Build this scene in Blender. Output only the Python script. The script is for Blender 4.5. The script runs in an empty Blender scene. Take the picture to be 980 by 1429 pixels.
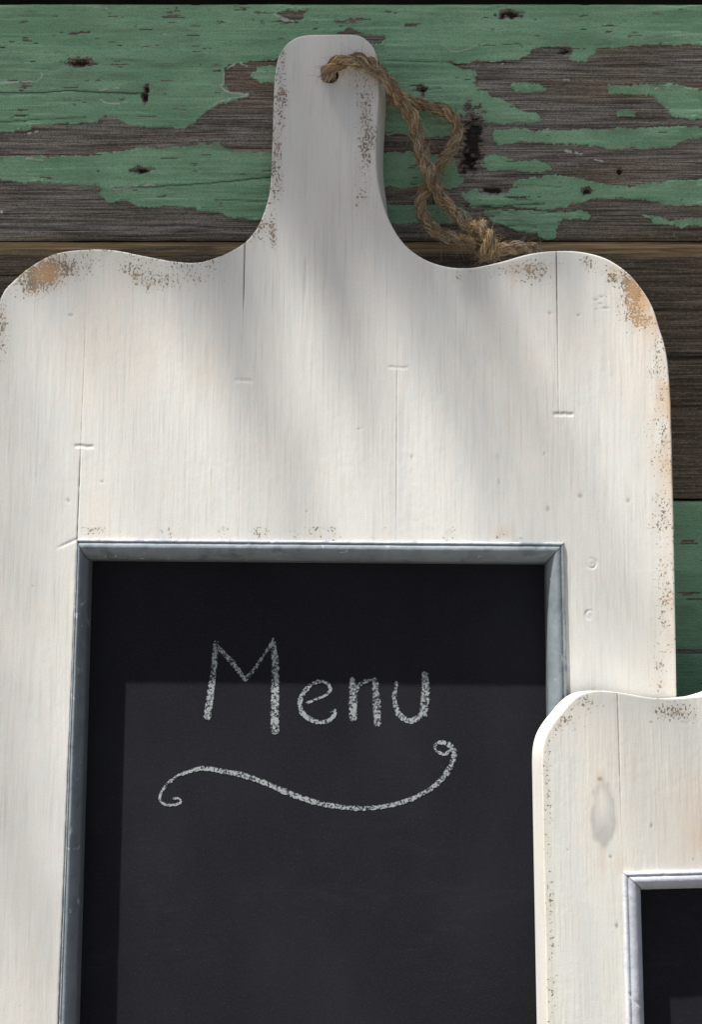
import bpy, math, random
import numpy as np
from mathutils import Matrix, Vector

random.seed(7); np.random.seed(7)
scene = bpy.context.scene
COL = scene.collection

# ------------------------------------------------------------------ camera
W0, H0 = 980.0, 1429.0            # photograph size, used as drawing units
F, PU, PV = 1700.0, 600.0, 700.0  # focal length and principal point in those units
DW, HC = 0.72, 0.50               # camera to wall, camera height
U = DW / F                        # metres per unit on the wall plane
cam_d = bpy.data.cameras.new('camera'); cam = bpy.data.objects.new('camera', cam_d); COL.objects.link(cam)
cam.location = (0, -DW, HC); cam.rotation_euler = (math.radians(90), 0, 0)
cam_d.sensor_fit = 'VERTICAL'; cam_d.sensor_height = 36.0
cam_d.lens = 36.0 * F / H0
cam_d.shift_x = (W0/2 - PU) / H0; cam_d.shift_y = (PV - H0/2) / H0
cam_d.clip_start = 0.02; cam_d.clip_end = 200
scene.camera = cam
scene.render.resolution_x, scene.render.resolution_y = 703, 1024

# ------------------------------------------------------------------ sun, sky, exposure
LEAN = math.radians(7.9)
E_U = np.array([1.0, 0, 0]); E_V = np.array([0, math.sin(LEAN), math.cos(LEAN)]); E_N = np.array([0, -math.cos(LEAN), math.sin(LEAN)])
SUN = -60*E_U + 188*E_V + 46*E_N; SUN /= np.linalg.norm(SUN)
sun_d = bpy.data.lights.new('sun', 'SUN'); sun_d.energy = 5.0; sun_d.angle = math.radians(0.6); sun_d.color = (1.0, 0.965, 0.94)
sun = bpy.data.objects.new('sun', sun_d); COL.objects.link(sun)
sun.rotation_euler = Vector(SUN).to_track_quat('Z', 'Y').to_euler(); sun.location = (-1, -1, 3)
world = bpy.data.worlds.new('World'); scene.world = world; world.use_nodes = True
wn = world.node_tree; bgn = wn.nodes['Background']
sky = wn.nodes.new('ShaderNodeTexSky'); sky.sky_type = 'NISHITA'; sky.sun_disc = False
sky.sun_elevation = math.asin(SUN[2]); sky.sun_rotation = math.atan2(SUN[0], SUN[1]); sky.dust_density = 4.0; sky.air_density = 1.0
wn.links.new(sky.outputs[0], bgn.inputs[0]); bgn.inputs[1].default_value = 0.052
vs = scene.view_settings; vs.view_transform = 'Standard'; vs.look = 'None'; vs.gamma = 1.0; vs.use_curve_mapping = False
vs.exposure = 1.06
try:
    vs.use_white_balance = True; vs.white_balance_temperature = 6780; vs.white_balance_tint = 4
except Exception: pass

# ------------------------------------------------------------------ maths helpers
def ray(u, v): return np.array([(u-PU)/F, 1.0, (PV-v)/F])
CAM = np.array([0, -DW, HC])
class Plane:
    """a leaning plane: origin o, axes eu, ev and outward normal n"""
    def __init__(s, o, eu, ev, n): s.o, s.eu, s.ev, s.n = map(lambda a: np.array(a, float), (o, eu, ev, n))
    def loc(s, u, v, w=0.0):                       # picture point -> local (a, b) on the plane raised by w
        d = ray(u, v); o = s.o + s.n*w
        t = np.dot(o-CAM, s.n)/np.dot(d, s.n); p = CAM + d*t - s.o
        return np.array([np.dot(p, s.eu), np.dot(p, s.ev)])
    def pix(s, a, b):                              # local arrays -> picture units
        p = s.o[:, None] + s.eu[:, None]*np.ravel(a) + s.ev[:, None]*np.ravel(b)
        d = p[1]+DW
        return (PU + F*p[0]/d).reshape(np.shape(a)), (PV - F*(p[2]-HC)/d).reshape(np.shape(a))
    def matrix(s):
        m = Matrix.Identity(4)
        for i in range(3):
            m[i][0], m[i][1], m[i][2], m[i][3] = s.eu[i], s.ev[i], s.n[i], s.o[i]
        return m
def _h(ix, iy, seed):
    ix = (ix.astype(np.int64)+100000).astype(np.uint64); iy = (iy.astype(np.int64)+100000).astype(np.uint64)
    h = (ix*np.uint64(374761393) + iy*np.uint64(668265263) + np.uint64(seed*974711+13)) & np.uint64(0xffffffff)
    h = ((h ^ (h >> np.uint64(13)))*np.uint64(1274126177)) & np.uint64(0xffffffff)
    h = ((h ^ (h >> np.uint64(16)))*np.uint64(2246822519)) & np.uint64(0xffffffff)
    return ((h ^ (h >> np.uint64(15))) & np.uint64(0xffff)).astype(float)/65535.0
def vn(x, y, seed=0):
    x = np.asarray(x, float); y = np.asarray(y, float)
    xi, yi = np.floor(x), np.floor(y); fx, fy = x-xi, y-yi
    fx = fx*fx*(3-2*fx); fy = fy*fy*(3-2*fy)
    a, b, c, d = _h(xi, yi, seed), _h(xi+1, yi, seed), _h(xi, yi+1, seed), _h(xi+1, yi+1, seed)
    return (a*(1-fx)+b*fx)*(1-fy)+(c*(1-fx)+d*fx)*fy
def fbm(x, y, seed=0, o=4):
    r, am, t = 0, 1.0, 0
    for i in range(o):
        r = r+am*vn(x*2**i, y*2**i, seed+i*17); t += am; am *= 0.55
    return r/t
def gauss(x, y, cx, cy, sx, sy): return np.exp(-((x-cx)/sx)**2-((y-cy)/sy)**2)
def sm(a, b, x):
    t = np.clip((x-a)/(b-a), 0, 1); return t*t*(3-2*t)
def spline(pts, n=8, closed=False):
    P = np.array(pts, float); N = len(P); out = []
    rng = N if closed else N-1
    for i in range(rng):
        if closed: p0, p1, p2, p3 = P[i-1], P[i], P[(i+1) % N], P[(i+2) % N]
        else: p0, p1, p2, p3 = P[max(i-1, 0)], P[i], P[i+1], P[min(i+2, N-1)]
        for k in range(n):
            t = k/n
            out.append(0.5*((2*p1)+(-p0+p2)*t+(2*p0-5*p1+4*p2-p3)*t*t+(-p0+3*p1-3*p2+p3)*t**3))
    if not closed: out.append(P[-1])
    return np.array(out)
def inside(poly, x, y):
    r = np.zeros(np.shape(x), bool); n = len(poly)
    for i in range(n):
        x1, y1 = poly[i]; x2, y2 = poly[(i+1) % n]
        if y1 == y2: continue
        c = (y1 > y) != (y2 > y)
        r ^= c & (x < (x2-x1)*(y-y1)/(y2-y1)+x1)
    return r
def segdist(pts, x, y, closed=False):
    best = np.full(np.shape(x), 1e9); par = np.zeros(np.shape(x)); n = len(pts)
    for i in range(n if closed else n-1):
        ax, ay = pts[i][:2]; bx, by = pts[(i+1) % n][:2]; dx, dy = bx-ax, by-ay
        t = np.clip(((x-ax)*dx+(y-ay)*dy)/(dx*dx+dy*dy+1e-18), 0, 1)
        d = (x-ax-t*dx)**2+(y-ay-t*dy)**2
        m = d < best; best = np.where(m, d, best); par = np.where(m, i+t, par)
    return np.sqrt(best), par
def sdf_grid(poly, xs, ys, step):
    """signed distance (positive inside) from a coarse table, bilinear"""
    cx = np.arange(xs[0]-step, xs[-1]+2*step, step); cy = np.arange(ys[0]-step, ys[-1]+2*step, step)
    X, Y = np.meshgrid(cx, cy); d, _ = segdist(poly, X, Y, True)
    d = np.where(inside(poly, X, Y), d, -d)
    fx = (xs-cx[0])/step; fy = (ys-cy[0])/step
    ix, iy = fx.astype(int), fy.astype(int); fx = (fx-ix)[None, :]; fy = (fy-iy)[:, None]
    A = d[np.ix_(iy, ix)]; B = d[np.ix_(iy, ix+1)]; C = d[np.ix_(iy+1, ix)]; D = d[np.ix_(iy+1, ix+1)]
    return (A*(1-fx)+B*fx)*(1-fy)+(C*(1-fx)+D*fx)*fy

# ------------------------------------------------------------------ object helpers
def link(o, parent=None):
    COL.objects.link(o)
    if parent is not None: o.parent = parent
    return o
def empty(name, mat, label, cat, group=None):
    o = bpy.data.objects.new(name, None); COL.objects.link(o); o.matrix_world = mat; o.empty_display_size = 0.05
    o['label'] = label; o['category'] = cat
    if group: o['group'] = group
    return o
def mesh_obj(name, V, polys, mat, parent=None, attrs=None, smooth=True):
    """polys: list of arrays, each (n, k) of vertex ids"""
    me = bpy.data.meshes.new(name)
    V = np.asarray(V, np.float32); me.vertices.add(len(V)); me.vertices.foreach_set('co', V.ravel())
    loops = np.concatenate([np.asarray(p, np.int32).ravel() for p in polys if len(p)])
    sizes = np.concatenate([np.full(len(p), np.asarray(p).shape[1], np.int32) for p in polys if len(p)])
    me.loops.add(len(loops)); me.loops.foreach_set('vertex_index', loops)
    st = np.concatenate([[0], np.cumsum(sizes)[:-1]]).astype(np.int32)
    me.polygons.add(len(sizes)); me.polygons.foreach_set('loop_start', st)
    me.polygons.foreach_set('use_smooth', np.full(len(sizes), smooth))
    for k, a in (attrs or {}).items():
        at = me.attributes.new(k, 'FLOAT', 'POINT'); at.data.foreach_set('value', np.asarray(a, np.float32).ravel())
    me.update(calc_edges=True); me.validate()
    if mat: me.materials.append(mat)
    return link(bpy.data.objects.new(name, me), parent)
def relief_slab(name, xs, ys, S, hfun, thick, mat, parent, undercut=None):
    """front face on the grid (xs, ys) where S > 0, height and attributes from hfun, side walls down to -thick"""
    ny, nx = S.shape; X, Y = np.meshgrid(xs, ys); IN = S > 0
    idx = -np.ones((ny, nx), int); k = int(IN.sum()); idx[IN] = np.arange(k)
    vx = [X[IN]]; vy = [Y[IN]]
    he = -np.ones((ny, nx-1), int); m = IN[:, :-1] != IN[:, 1:]; he[m] = k+np.arange(m.sum()); k += int(m.sum())
    t = (S[:, :-1]/(S[:, :-1]-S[:, 1:]+1e-30))[m]; vx.append((X[:, :-1]+(X[:, 1:]-X[:, :-1])*0)[m]+t*(X[:, 1:]-X[:, :-1])[m]); vy.append(Y[:, :-1][m])
    ve = -np.ones((ny-1, nx), int); m = IN[:-1] != IN[1:]; ve[m] = k+np.arange(m.sum()); k += int(m.sum())
    t = (S[:-1]/(S[:-1]-S[1:]+1e-30))[m]; vx.append(X[:-1][m]); vy.append(Y[:-1][m]+t*(Y[1:]-Y[:-1])[m])
    vx = np.concatenate(vx); vy = np.concatenate(vy)
    full = IN[:-1, :-1] & IN[:-1, 1:] & IN[1:, :-1] & IN[1:, 1:]
    q = np.stack([idx[:-1, :-1][full], idx[:-1, 1:][full], idx[1:, 1:][full], idx[1:, :-1][full]], 1)
    some = (IN[:-1, :-1] | IN[:-1, 1:] | IN[1:, :-1] | IN[1:, 1:]) & ~full
    groups = {3: [], 4: [], 5: [], 6: []}
    for i, j in zip(*np.nonzero(some)):
        c = [(i, j), (i, j+1), (i+1, j+1), (i+1, j)]; e = [he[i, j], ve[i, j+1], he[i+1, j], ve[i, j]]
        p = []
        for a in range(4):
            if IN[c[a]]: p.append(idx[c[a]])
            if IN[c[a]] != IN[c[(a+1) % 4]]: p.append(e[a])
        if len(p) in groups: groups[len(p)].append(p)
    polys = [q]+[np.array(g) for g in groups.values() if g]
    ed = np.concatenate([np.stack([p[:, a], p[:, (a+1) % p.shape[1]]], 1) for p in polys if len(p) for a in range(p.shape[1])])
    key = ed[:, 0]*k+ed[:, 1]; rev = ed[:, 1]*k+ed[:, 0]
    bd = ed[~np.isin(key, rev)]
    z, attrs = hfun(vx, vy)
    V = np.stack([vx, vy, z], 1)
    bv, inv = np.unique(bd.ravel(), return_inverse=True); inv = inv.reshape(bd.shape); nb = len(bv)
    top = V[bv].copy(); bot = top.copy(); bot[:, 2] = -thick
    if undercut is not None: bot[:, :2] += undercut(top[:, 0], top[:, 1])
    a, b = inv[:, 0], inv[:, 1]
    side = np.stack([k+a, k+nb+a, k+nb+b, k+b], 1)
    V = np.concatenate([V, top, bot])
    at = {n: np.concatenate([v, v[bv]*0.4, v[bv]*0.1]) for n, v in attrs.items()}
    return mesh_obj(name, V, polys+[side], mat, parent, at)
def axis(a, b, fine0, fine1, step, coarse, extra=()):
    """coordinates a..b, fine between fine0..fine1 and coarse outside, plus extra ones"""
    g = [np.arange(fine0, fine1, step), [a, b, fine1]]
    if a < fine0: g.append(np.arange(a, fine0, coarse))
    if b > fine1: g.append(np.arange(fine1, b, coarse))
    g = np.sort(np.concatenate(g+[np.array(extra, float)])); g = g[(g >= a-1e-9) & (g <= b+1e-9)]
    keep = np.concatenate([[True], np.diff(g) > step*0.25]); g = g[keep]; g[-1] = b
    return g

# ------------------------------------------------------------------ material helpers
class NT:
    def __init__(s, name, rough=0.6, spec=0.3):
        s.m = bpy.data.materials.new(name); s.m.use_nodes = True; s.t = s.m.node_tree; s.b = s.t.nodes['Principled BSDF']
        s.b.inputs['Roughness'].default_value = rough; s.b.inputs['Specular IOR Level'].default_value = spec
        s.tc = s.t.nodes.new('ShaderNodeTexCoord')
    def L(s, a, b): s.t.links.new(a, b)
    def put(s, sock, v):
        if hasattr(v, 'links') or isinstance(v, bpy.types.NodeSocket): s.L(v, sock)
        else: sock.default_value = v
    def attr(s, n):
        a = s.t.nodes.new('ShaderNodeAttribute'); a.attribute_name = n; return a.outputs['Fac']
    def noise(s, scale, stretch=(1, 1, 1), detail=4, rough=0.55, dist=0.0, off=(0, 0, 0)):
        mp = s.t.nodes.new('ShaderNodeMapping'); mp.inputs['Scale'].default_value = stretch; mp.inputs['Location'].default_value = off
        s.L(s.tc.outputs['Object'], mp.inputs[0])
        n = s.t.nodes.new('ShaderNodeTexNoise'); n.inputs['Scale'].default_value = scale; n.inputs['Detail'].default_value = detail
        n.inputs['Roughness'].default_value = rough; n.inputs['Distortion'].default_value = dist
        s.L(mp.outputs[0], n.inputs['Vector']); return n.outputs[0]
    def math(s, op, a, b=0.0, c=None, clamp=False):
        n = s.t.nodes.new('ShaderNodeMath'); n.operation = op; n.use_clamp = clamp
        s.put(n.inputs[0], a); s.put(n.inputs[1], b)
        if c is not None: s.put(n.inputs[2], c)
        return n.outputs[0]
    def rng(s, v, a, b, c=0.0, d=1.0, smooth=True):
        n = s.t.nodes.new('ShaderNodeMapRange'); n.interpolation_type = 'SMOOTHSTEP' if smooth else 'LINEAR'
        s.put(n.inputs[0], v)
        for i, x in enumerate((a, b, c, d)): s.put(n.inputs[i+1], x)
        return n.outputs[0]
    def mix(s, f, a, b, mode='MIX'):
        n = s.t.nodes.new('ShaderNodeMix'); n.data_type = 'RGBA'; n.blend_type = mode
        s.put(n.inputs[0], f)
        for sk, v in ((n.inputs[6], a), (n.inputs[7], b)):
            s.put(sk, (*v, 1) if isinstance(v, tuple) and len(v) == 3 else v)
        return n.outputs[2]
    def bump(s, h, dist, strength=1.0, prev=None):
        n = s.t.nodes.new('ShaderNodeBump'); n.inputs['Distance'].default_value = dist; n.inputs['Strength'].default_value = strength
        s.L(h, n.inputs['Height'])
        if prev is not None: s.L(prev, n.inputs['Normal'])
        return n.outputs[0]
    def done(s, col, normal=None, rough=None):
        s.put(s.b.inputs['Base Color'], (*col, 1) if isinstance(col, tuple) else col)
        if normal is not None: s.L(normal, s.b.inputs['Normal'])
        if rough is not None: s.put(s.b.inputs['Roughness'], rough)
        return s.m

def mat_wall():
    n = NT('weathered green painted wood', 0.75, 0.2)
    g1 = n.noise(60, (0.3, 8, 1), 6, 0.6, 0.5); g2 = n.noise(170, (0.16, 8, 1), 4, 0.65); g3 = n.noise(14, (0.5, 3, 1), 3)
    f = n.math('ADD', n.math('MULTIPLY', g1, 0.6), n.math('MULTIPLY', g2, 0.4))
    wood = n.mix(n.rng(f, 0.36, 0.66), (0.10, 0.087, 0.077), (0.42, 0.385, 0.355))
    wood = n.mix(n.rng(g3, 0.42, 0.66), wood, n.mix(n.rng(f, 0.34, 0.66), (0.11, 0.084, 0.062), (0.40, 0.325, 0.255)))
    warm = n.mix(n.rng(f, 0.36, 0.64), (0.045, 0.035, 0.025), (0.225, 0.172, 0.118))
    wood = n.mix(n.attr('warm'), wood, warm)
    p1 = n.noise(26, (0.6, 2.2, 1), 5, 0.6); p2 = n.noise(420, (0.5, 1.2, 1), 3)
    green = n.mix(n.rng(p1, 0.32, 0.7), (0.215, 0.41, 0.25), (0.32, 0.55, 0.36))
    green = n.mix(n.rng(p2, 0.52, 0.78, 0, 0.35), green, (0.20, 0.29, 0.215))
    scuff = n.math('MULTIPLY', n.rng(n.noise(120, (0.25, 3.2, 1), 5, 0.7), 0.60, 0.72), n.rng(n.noise(22, (0.6, 1.6, 1), 2), 0.5, 0.66))
    green = n.mix(n.math('MULTIPLY', scuff, 0.7), green, (0.19, 0.19, 0.165))
    gn = n.noise(1300, (0.8, 1, 1), 2, 0.6, off=(2, 5, 1)); gn2 = n.noise(700, (0.6, 1, 1), 2, off=(8, 5, 1))
    green = n.mix(n.rng(gn, 0.42, 0.7, 0, 0.5), green, (0.08, 0.165, 0.115)); green = n.mix(n.rng(gn2, 0.5, 0.75, 0, 0.4), green, (0.235, 0.36, 0.27))
    wood = n.mix(n.rng(gn, 0.42, 0.68, 0, 0.6), wood, (0.045, 0.036, 0.03)); wood = n.mix(n.rng(gn2, 0.52, 0.75, 0, 0.45), wood, (0.33, 0.30, 0.27))
    lines = n.noise(95, (0.22, 14, 1), 5, 0.7, 0.4, (3, 0, 2)); wood = n.mix(n.rng(lines, 0.50, 0.64, 0, 0.85), wood, (0.035, 0.026, 0.02))
    honey = n.mix(n.rng(f, 0.34, 0.62), (0.18, 0.115, 0.055), (0.46, 0.33, 0.175)); wood = n.mix(n.attr('honey'), wood, honey)
    dirt_and_dark = n.math('MULTIPLY', n.rng(n.noise(34, (0.45, 2.0, 1), 6, 0.7, 0.6, (6, 2, 3)), 0.48, 0.72), 0.45)
    green = n.mix(dirt_and_dark, green, (0.115, 0.150, 0.115))
    pm = n.rng(n.math('ADD', n.attr('paint'), n.math('MULTIPLY', n.math('SUBTRACT', n.noise(500, (0.6, 1.4, 1), 3), 0.5), 0.5)), 0.42, 0.56)
    col = n.mix(pm, wood, green)
    col = n.mix(n.rng(n.math('ADD', n.attr('primer'), n.math('MULTIPLY', n.noise(700, (1, 1, 1), 2), 0.6)), 0.72, 0.95), col, (0.52, 0.52, 0.49))
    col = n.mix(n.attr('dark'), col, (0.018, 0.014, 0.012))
    bp = n.bump(f, 0.0010, 0.9); bp2 = n.bump(p2, 0.00012, 0.6, bp)
    rough = n.rng(pm, 0, 1, 0.9, 0.55, False)
    return n.done(col, bp2, rough)
def mat_white(name, base=(0.735, 0.722, 0.705)):
    n = NT(name, 0.55, 0.3)
    a = n.noise(16, (2.6, 0.5, 1), 4, 0.55, 0.3); b = n.noise(9, (1.5, 0.8, 1), 3, off=(3, 1, 0)); c = n.noise(150, (3.0, 0.14, 1), 5, 0.6)
    d = n.noise(700, (1, 1, 1), 3, off=(2, 2, 2))
    col = n.mix(n.rng(a, 0.40, 0.66, 0, 0.75), base, (0.635, 0.640, 0.645))
    col = n.mix(n.rng(b, 0.46, 0.68, 0, 0.65), col, (0.765, 0.70, 0.645))
    col = n.mix(n.rng(c, 0.50, 0.72, 0, 0.50), col, (0.56, 0.53, 0.485))
    c2 = n.noise(330, (2.6, 0.05, 1), 4, 0.65, 0, (2, 7, 1)); col = n.mix(n.math('MULTIPLY', n.rng(c2, 0.5, 0.66), n.rng(n.noise(24, (1.4, 0.7, 1), 3, off=(5, 2, 8)), 0.42, 0.62, 0, 0.45)), col, (0.50, 0.475, 0.44))
    ch = n.noise(130, (1, 0.8, 1), 2, off=(1, 4, 7)); col = n.mix(n.rng(ch, 0.38, 0.5, 0.16, 0.0), col, (0.66, 0.70, 0.71)); col = n.mix(n.rng(ch, 0.5, 0.62, 0, 0.16), col, (0.76, 0.67, 0.62))
    col = n.mix(n.rng(d, 0.5, 0.75, 0, 0.14), col, (0.60, 0.58, 0.54))
    col = n.mix(n.rng(n.attr('wear'), 0.2, 1.3, 0, 0.42), col, (0.50, 0.455, 0.39)); col = n.mix(n.attr('grey'), col, (0.40, 0.395, 0.40)); col = n.mix(n.attr('tan'), col, (0.60, 0.385, 0.21))
    sp = n.noise(760, (1.1, 0.75, 1), 2, 0.55, 0.3); sp2 = n.noise(300, (1.2, 0.65, 1), 4, 0.68, 0.5, (5, 5, 5))
    w = n.attr('wear')
    s1 = n.math('ADD', sp, n.math('MULTIPLY', w, 0.285)); s2 = n.math('ADD', sp2, n.math('MULTIPLY', w, 0.215))
    m = n.math('MAXIMUM', n.rng(s1, 0.765, 0.825), n.rng(s2, 0.765, 0.88))
    m = n.math('MULTIPLY', m, n.rng(w, 0.02, 0.15))
    chipc = n.mix(n.rng(n.noise(60, (1, 1, 1), 3), 0.42, 0.62), (0.135, 0.085, 0.045), (0.29, 0.175, 0.075))
    chipc = n.mix(n.rng(n.attr('tan'), 0.05, 0.4), chipc, (0.40, 0.215, 0.085))
    col = n.mix(n.math('MULTIPLY', m, 0.86), col, chipc)
    col = n.mix(n.attr('dark'), col, (0.05, 0.038, 0.026))
    gr = n.noise(1500, (1, 1, 1), 1, off=(7, 3, 1)); gr2 = n.noise(1100, (1, 1, 1), 1, off=(1, 9, 4))
    col = n.mix(n.rng(gr, 0.40, 0.72, 0, 0.34), col, n.mix(n.rng(gr2, 0.4, 0.6), (0.60, 0.53, 0.47), (0.50, 0.55, 0.55)))
    h = n.math('ADD', n.math('MULTIPLY', c, 0.7), n.math('MULTIPLY', n.noise(230, (1, 0.7, 1), 4, 0.6, 0.5), 0.5))
    bp = n.bump(h, 0.00026, 0.7); bp = n.bump(m, 0.0003, 0.7, bp)
    bpn = bp.node; 
    inv = n.math('SUBTRACT', 1.0, m); n.L(inv, bpn.inputs['Height'])
    return n.done(col, bp, n.rng(m, 0, 1, 0.5, 0.85, False))
def mat_moulding(name, base, pale):
    n = NT(name, 0.7, 0.2)
    a = n.noise(45, (1, 1, 1), 4, 0.6); b = n.noise(260, (1, 1, 1), 4, 0.65); c = n.noise(90, (1, 1, 1), 5, 0.7, 0.5, (4, 2, 1))
    col = n.mix(n.rng(a, 0.38, 0.66), base, tuple(x*0.82 for x in base))
    col = n.mix(n.rng(b, 0.5, 0.75, 0, 0.35), col, tuple(x*0.62 for x in base))
    col = n.mix(n.math('MULTIPLY', n.attr('rub'), n.rng(c, 0.36, 0.54)), col, pale)
    chip = n.math('MULTIPLY', n.rng(n.noise(140, (1, 1, 1), 5, 0.7, 0.6, (9, 3, 2)), 0.62, 0.68), 0.6); col = n.mix(chip, col, pale)
    col = n.mix(n.rng(n.noise(70, (1, 1, 1), 5, 0.7, 0.4, (1, 6, 2)), 0.54, 0.72, 0, 0.6), col, tuple(x*0.45 for x in base)); col = n.mix(n.attr('dirt_and_dark'), col, (0.05, 0.05, 0.05))
    return n.done(col, n.bump(n.math('ADD', b, n.math('MULTIPLY', chip, -0.6)), 0.0003, 0.7))
def mat_chalkboard():
    n = NT('chalkboard paint', 0.8, 0.10)
    a = n.noise(12, (1, 0.6, 1), 4, 0.6); b = n.noise(900, (1, 1, 1), 3)
    col = n.mix(n.rng(a, 0.35, 0.7), (0.0125, 0.0125, 0.0170), (0.0175, 0.0178, 0.0235))
    col = n.mix(n.rng(b, 0.5, 0.8, 0, 0.5), col, (0.034, 0.034, 0.039))
    hz = n.math('MULTIPLY', n.rng(n.noise(7, (1, 2.2, 1), 5, 0.62, 0.8, (4, 1, 0)), 0.5, 0.75), n.rng(n.noise(160, (0.35, 2, 1), 4, 0.6, 0.2), 0.35, 0.7))
    col = n.mix(n.math('MULTIPLY', hz, 0.022), col, (0.34, 0.35, 0.36))
    return n.done(col, n.bump(b, 0.0001, 0.5))
def mat_chalk():
    n = NT('chalk', 0.9, 0.1)
    b = n.noise(800, (1, 1, 1), 3, 0.7)
    f = n.rng(n.math('ADD', n.attr('chalk'), n.math('MULTIPLY', n.math('SUBTRACT', b, 0.5), 1.2)), 0.08, 1.0)
    col = n.mix(f, (0.018, 0.018, 0.0215), (0.34, 0.365, 0.385))
    return n.done(col)
def mat_jute():
    n = NT('jute fibre', 0.85, 0.15)
    a = n.noise(70, (1, 1, 1), 3); b = n.noise(900, (1, 1, 1), 3, 0.7)
    col = n.mix(n.rng(a, 0.35, 0.65), (0.17, 0.115, 0.070), (0.33, 0.215, 0.115))
    col = n.mix(n.rng(n.attr('tint'), 0.0, 1.0, 0.25, 0.95), (0.14, 0.105, 0.075), n.mix(n.rng(a, 0.4, 0.6), (0.60, 0.48, 0.35), (0.76, 0.55, 0.33)))
    col = n.mix(n.rng(b, 0.42, 0.72, 0, 0.5), col, (0.085, 0.062, 0.045))
    return n.done(col, n.bump(b, 0.0008, 0.8))
def mat_plain(name, c1, c2, scale=20, stretch=(1, 1, 1), rough=0.7):
    n = NT(name, rough, 0.25); a = n.noise(scale, stretch, 5, 0.6)
    return n.done(n.mix(n.rng(a, 0.35, 0.68), c1, c2), n.bump(a, 0.002, 0.4))
M_WALL = mat_wall(); M_WHITE = mat_white('distressed white paint'); M_WHITE2 = mat_white('distressed cream paint', (0.73, 0.718, 0.685))
M_BLUE = mat_moulding('blue grey moulding paint', (0.205, 0.245, 0.285), (0.66, 0.67, 0.66))
M_BLUE2 = mat_moulding('pale lilac grey moulding paint', (0.44, 0.46, 0.53), (0.66, 0.66, 0.69))
M_BOARD = mat_chalkboard(); M_CHALK = mat_chalk(); M_JUTE = mat_jute()

# ------------------------------------------------------------------ the ground
gx, gy = np.meshgrid(np.linspace(-6, 6, 13), np.linspace(-8, 0.2, 9)); idx = np.arange(13*9).reshape(9, 13)
g = mesh_obj('ground', np.stack([gx.ravel(), gy.ravel(), gx.ravel()*0], 1), [np.stack([idx[:-1, :-1].ravel(), idx[:-1, 1:].ravel(), idx[1:, 1:].ravel(), idx[1:, :-1].ravel()], 1)],
             mat_plain('grey weathered decking', (0.10, 0.09, 0.08), (0.17, 0.155, 0.14), 8, (0.3, 4, 1)))
g['kind'] = 'structure'

# ------------------------------------------------------------------ the plank wall
WALL = Plane((0, 0, 0), (1, 0, 0), (0, 0, 1), (0, -1, 0))
wall = empty('plank_wall', WALL.matrix(), 'weathered plank wall with peeling green paint behind the white chalkboards', 'wall')
def wx(u): return (u-PU)*U
def wz(v): return HC+(PV-v)*U
BARE = [
    [(-300, 190), (-20, 187), (18, 184), (53, 176), (86, 173), (131, 170), (145, 164), (163, 165), (180, 175), (204, 179), (229, 178), (261, 180), (272, 172), (278, 165), (292, 152),
     (322, 140), (351, 131), (322, 128), (313, 118), (314, 104), (318, 95), (325, 89), (352, 86), (384, 84), (400, 70), (420, 90), (600, 100), (600, 212), (327, 212), (306, 200), (286, 199), (265, 202), (237, 204), (196, 206), (163, 211), (122, 215), (61, 218), (-20, 220), (-300, 228)],
    [(-300, 250), (-20, 246), (24, 255), (82, 256), (135, 258), (143, 263), (135, 269), (151, 281), (175, 281), (192, 289), (233, 288), (261, 290), (302, 298), (327, 304), (359, 306), (385, 304), (450, 290), (600, 300), (600, 360), (-300, 360)],
    [(384, 20), (400, 14), (418, 16), (428, 13), (426, 27), (405, 31), (396, 25)],
    [(468, 44), (490, 40), (512, 46), (538, 50), (541, 57), (520, 60), (490, 57)],
    [(1000, 345), (1000, 61), (904, 61), (862, 66), (834, 66), (828, 73), (822, 84), (806, 86), (793, 83), (800, 71), (779, 63), (748, 66), (741, 75), (720, 83), (690, 88), (661, 85), (640, 88), (622, 86), (600, 96), (535, 120), (535, 345)],
    [(1000, 62), (1000, 345), (2200, 345), (2200, 80)],
]
GREEN = [
    [(520, 60), (541, 60), (560, 75), (610, 84), (640, 92), (664, 104), (666, 112), (660, 117), (668, 124), (699, 139), (716, 150), (738, 156), (758, 161), (758, 168), (730, 172), (685, 171), (650, 174), (640, 188), (600, 190), (535, 187)],
    [(350, 100), (360, 94), (390, 92), (390, 114), (362, 116), (350, 110)],
    [(535, 212), (585, 213), (620, 218), (648, 222), (650, 240), (640, 262), (600, 263), (535, 261)],
    [(535, 286), (600, 285), (650, 288), (660, 312), (535, 311)],
    [(712, 119), (740, 117), (764, 122), (758, 127), (720, 126)],
    [(848, 122), (856, 118), (900, 117), (938, 117), (975, 126), (1010, 128), (1010, 168), (980, 167), (945, 165), (928, 149), (914, 138), (905, 133), (870, 132), (850, 130)],
    [(861, 156), (872, 153), (886, 156), (884, 162), (864, 162)],
    [(688, 186), (692, 181), (760, 181), (813, 179), (883, 179), (938, 177), (1010, 177), (1010, 189), (965, 191), (942, 205), (893, 208), (834, 205), (786, 201), (727, 198), (696, 203), (688, 195)],
    [(661, 240), (671, 217), (692, 215), (716, 224), (768, 227), (772, 236), (755, 240), (727, 238), (685, 236)],
    [(647, 268), (713, 261), (730, 249), (772, 245), (807, 248), (834, 253), (862, 260), (904, 257), (952, 253), (1010, 252), (1010, 285), (935, 285), (893, 278), (862, 276), (834, 276), (807, 283), (762, 290), (727, 288), (685, 290), (657, 288), (647, 278)],
    [(675, 295), (727, 292), (779, 295), (820, 295), (826, 305), (800, 306), (786, 306), (779, 320), (775, 333), (762, 335), (748, 323), (723, 323), (700, 314), (682, 306)],
    [(893, 298), (912, 302), (935, 309), (1010, 303), (1010, 315), (945, 316), (910, 311)],
]
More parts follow.
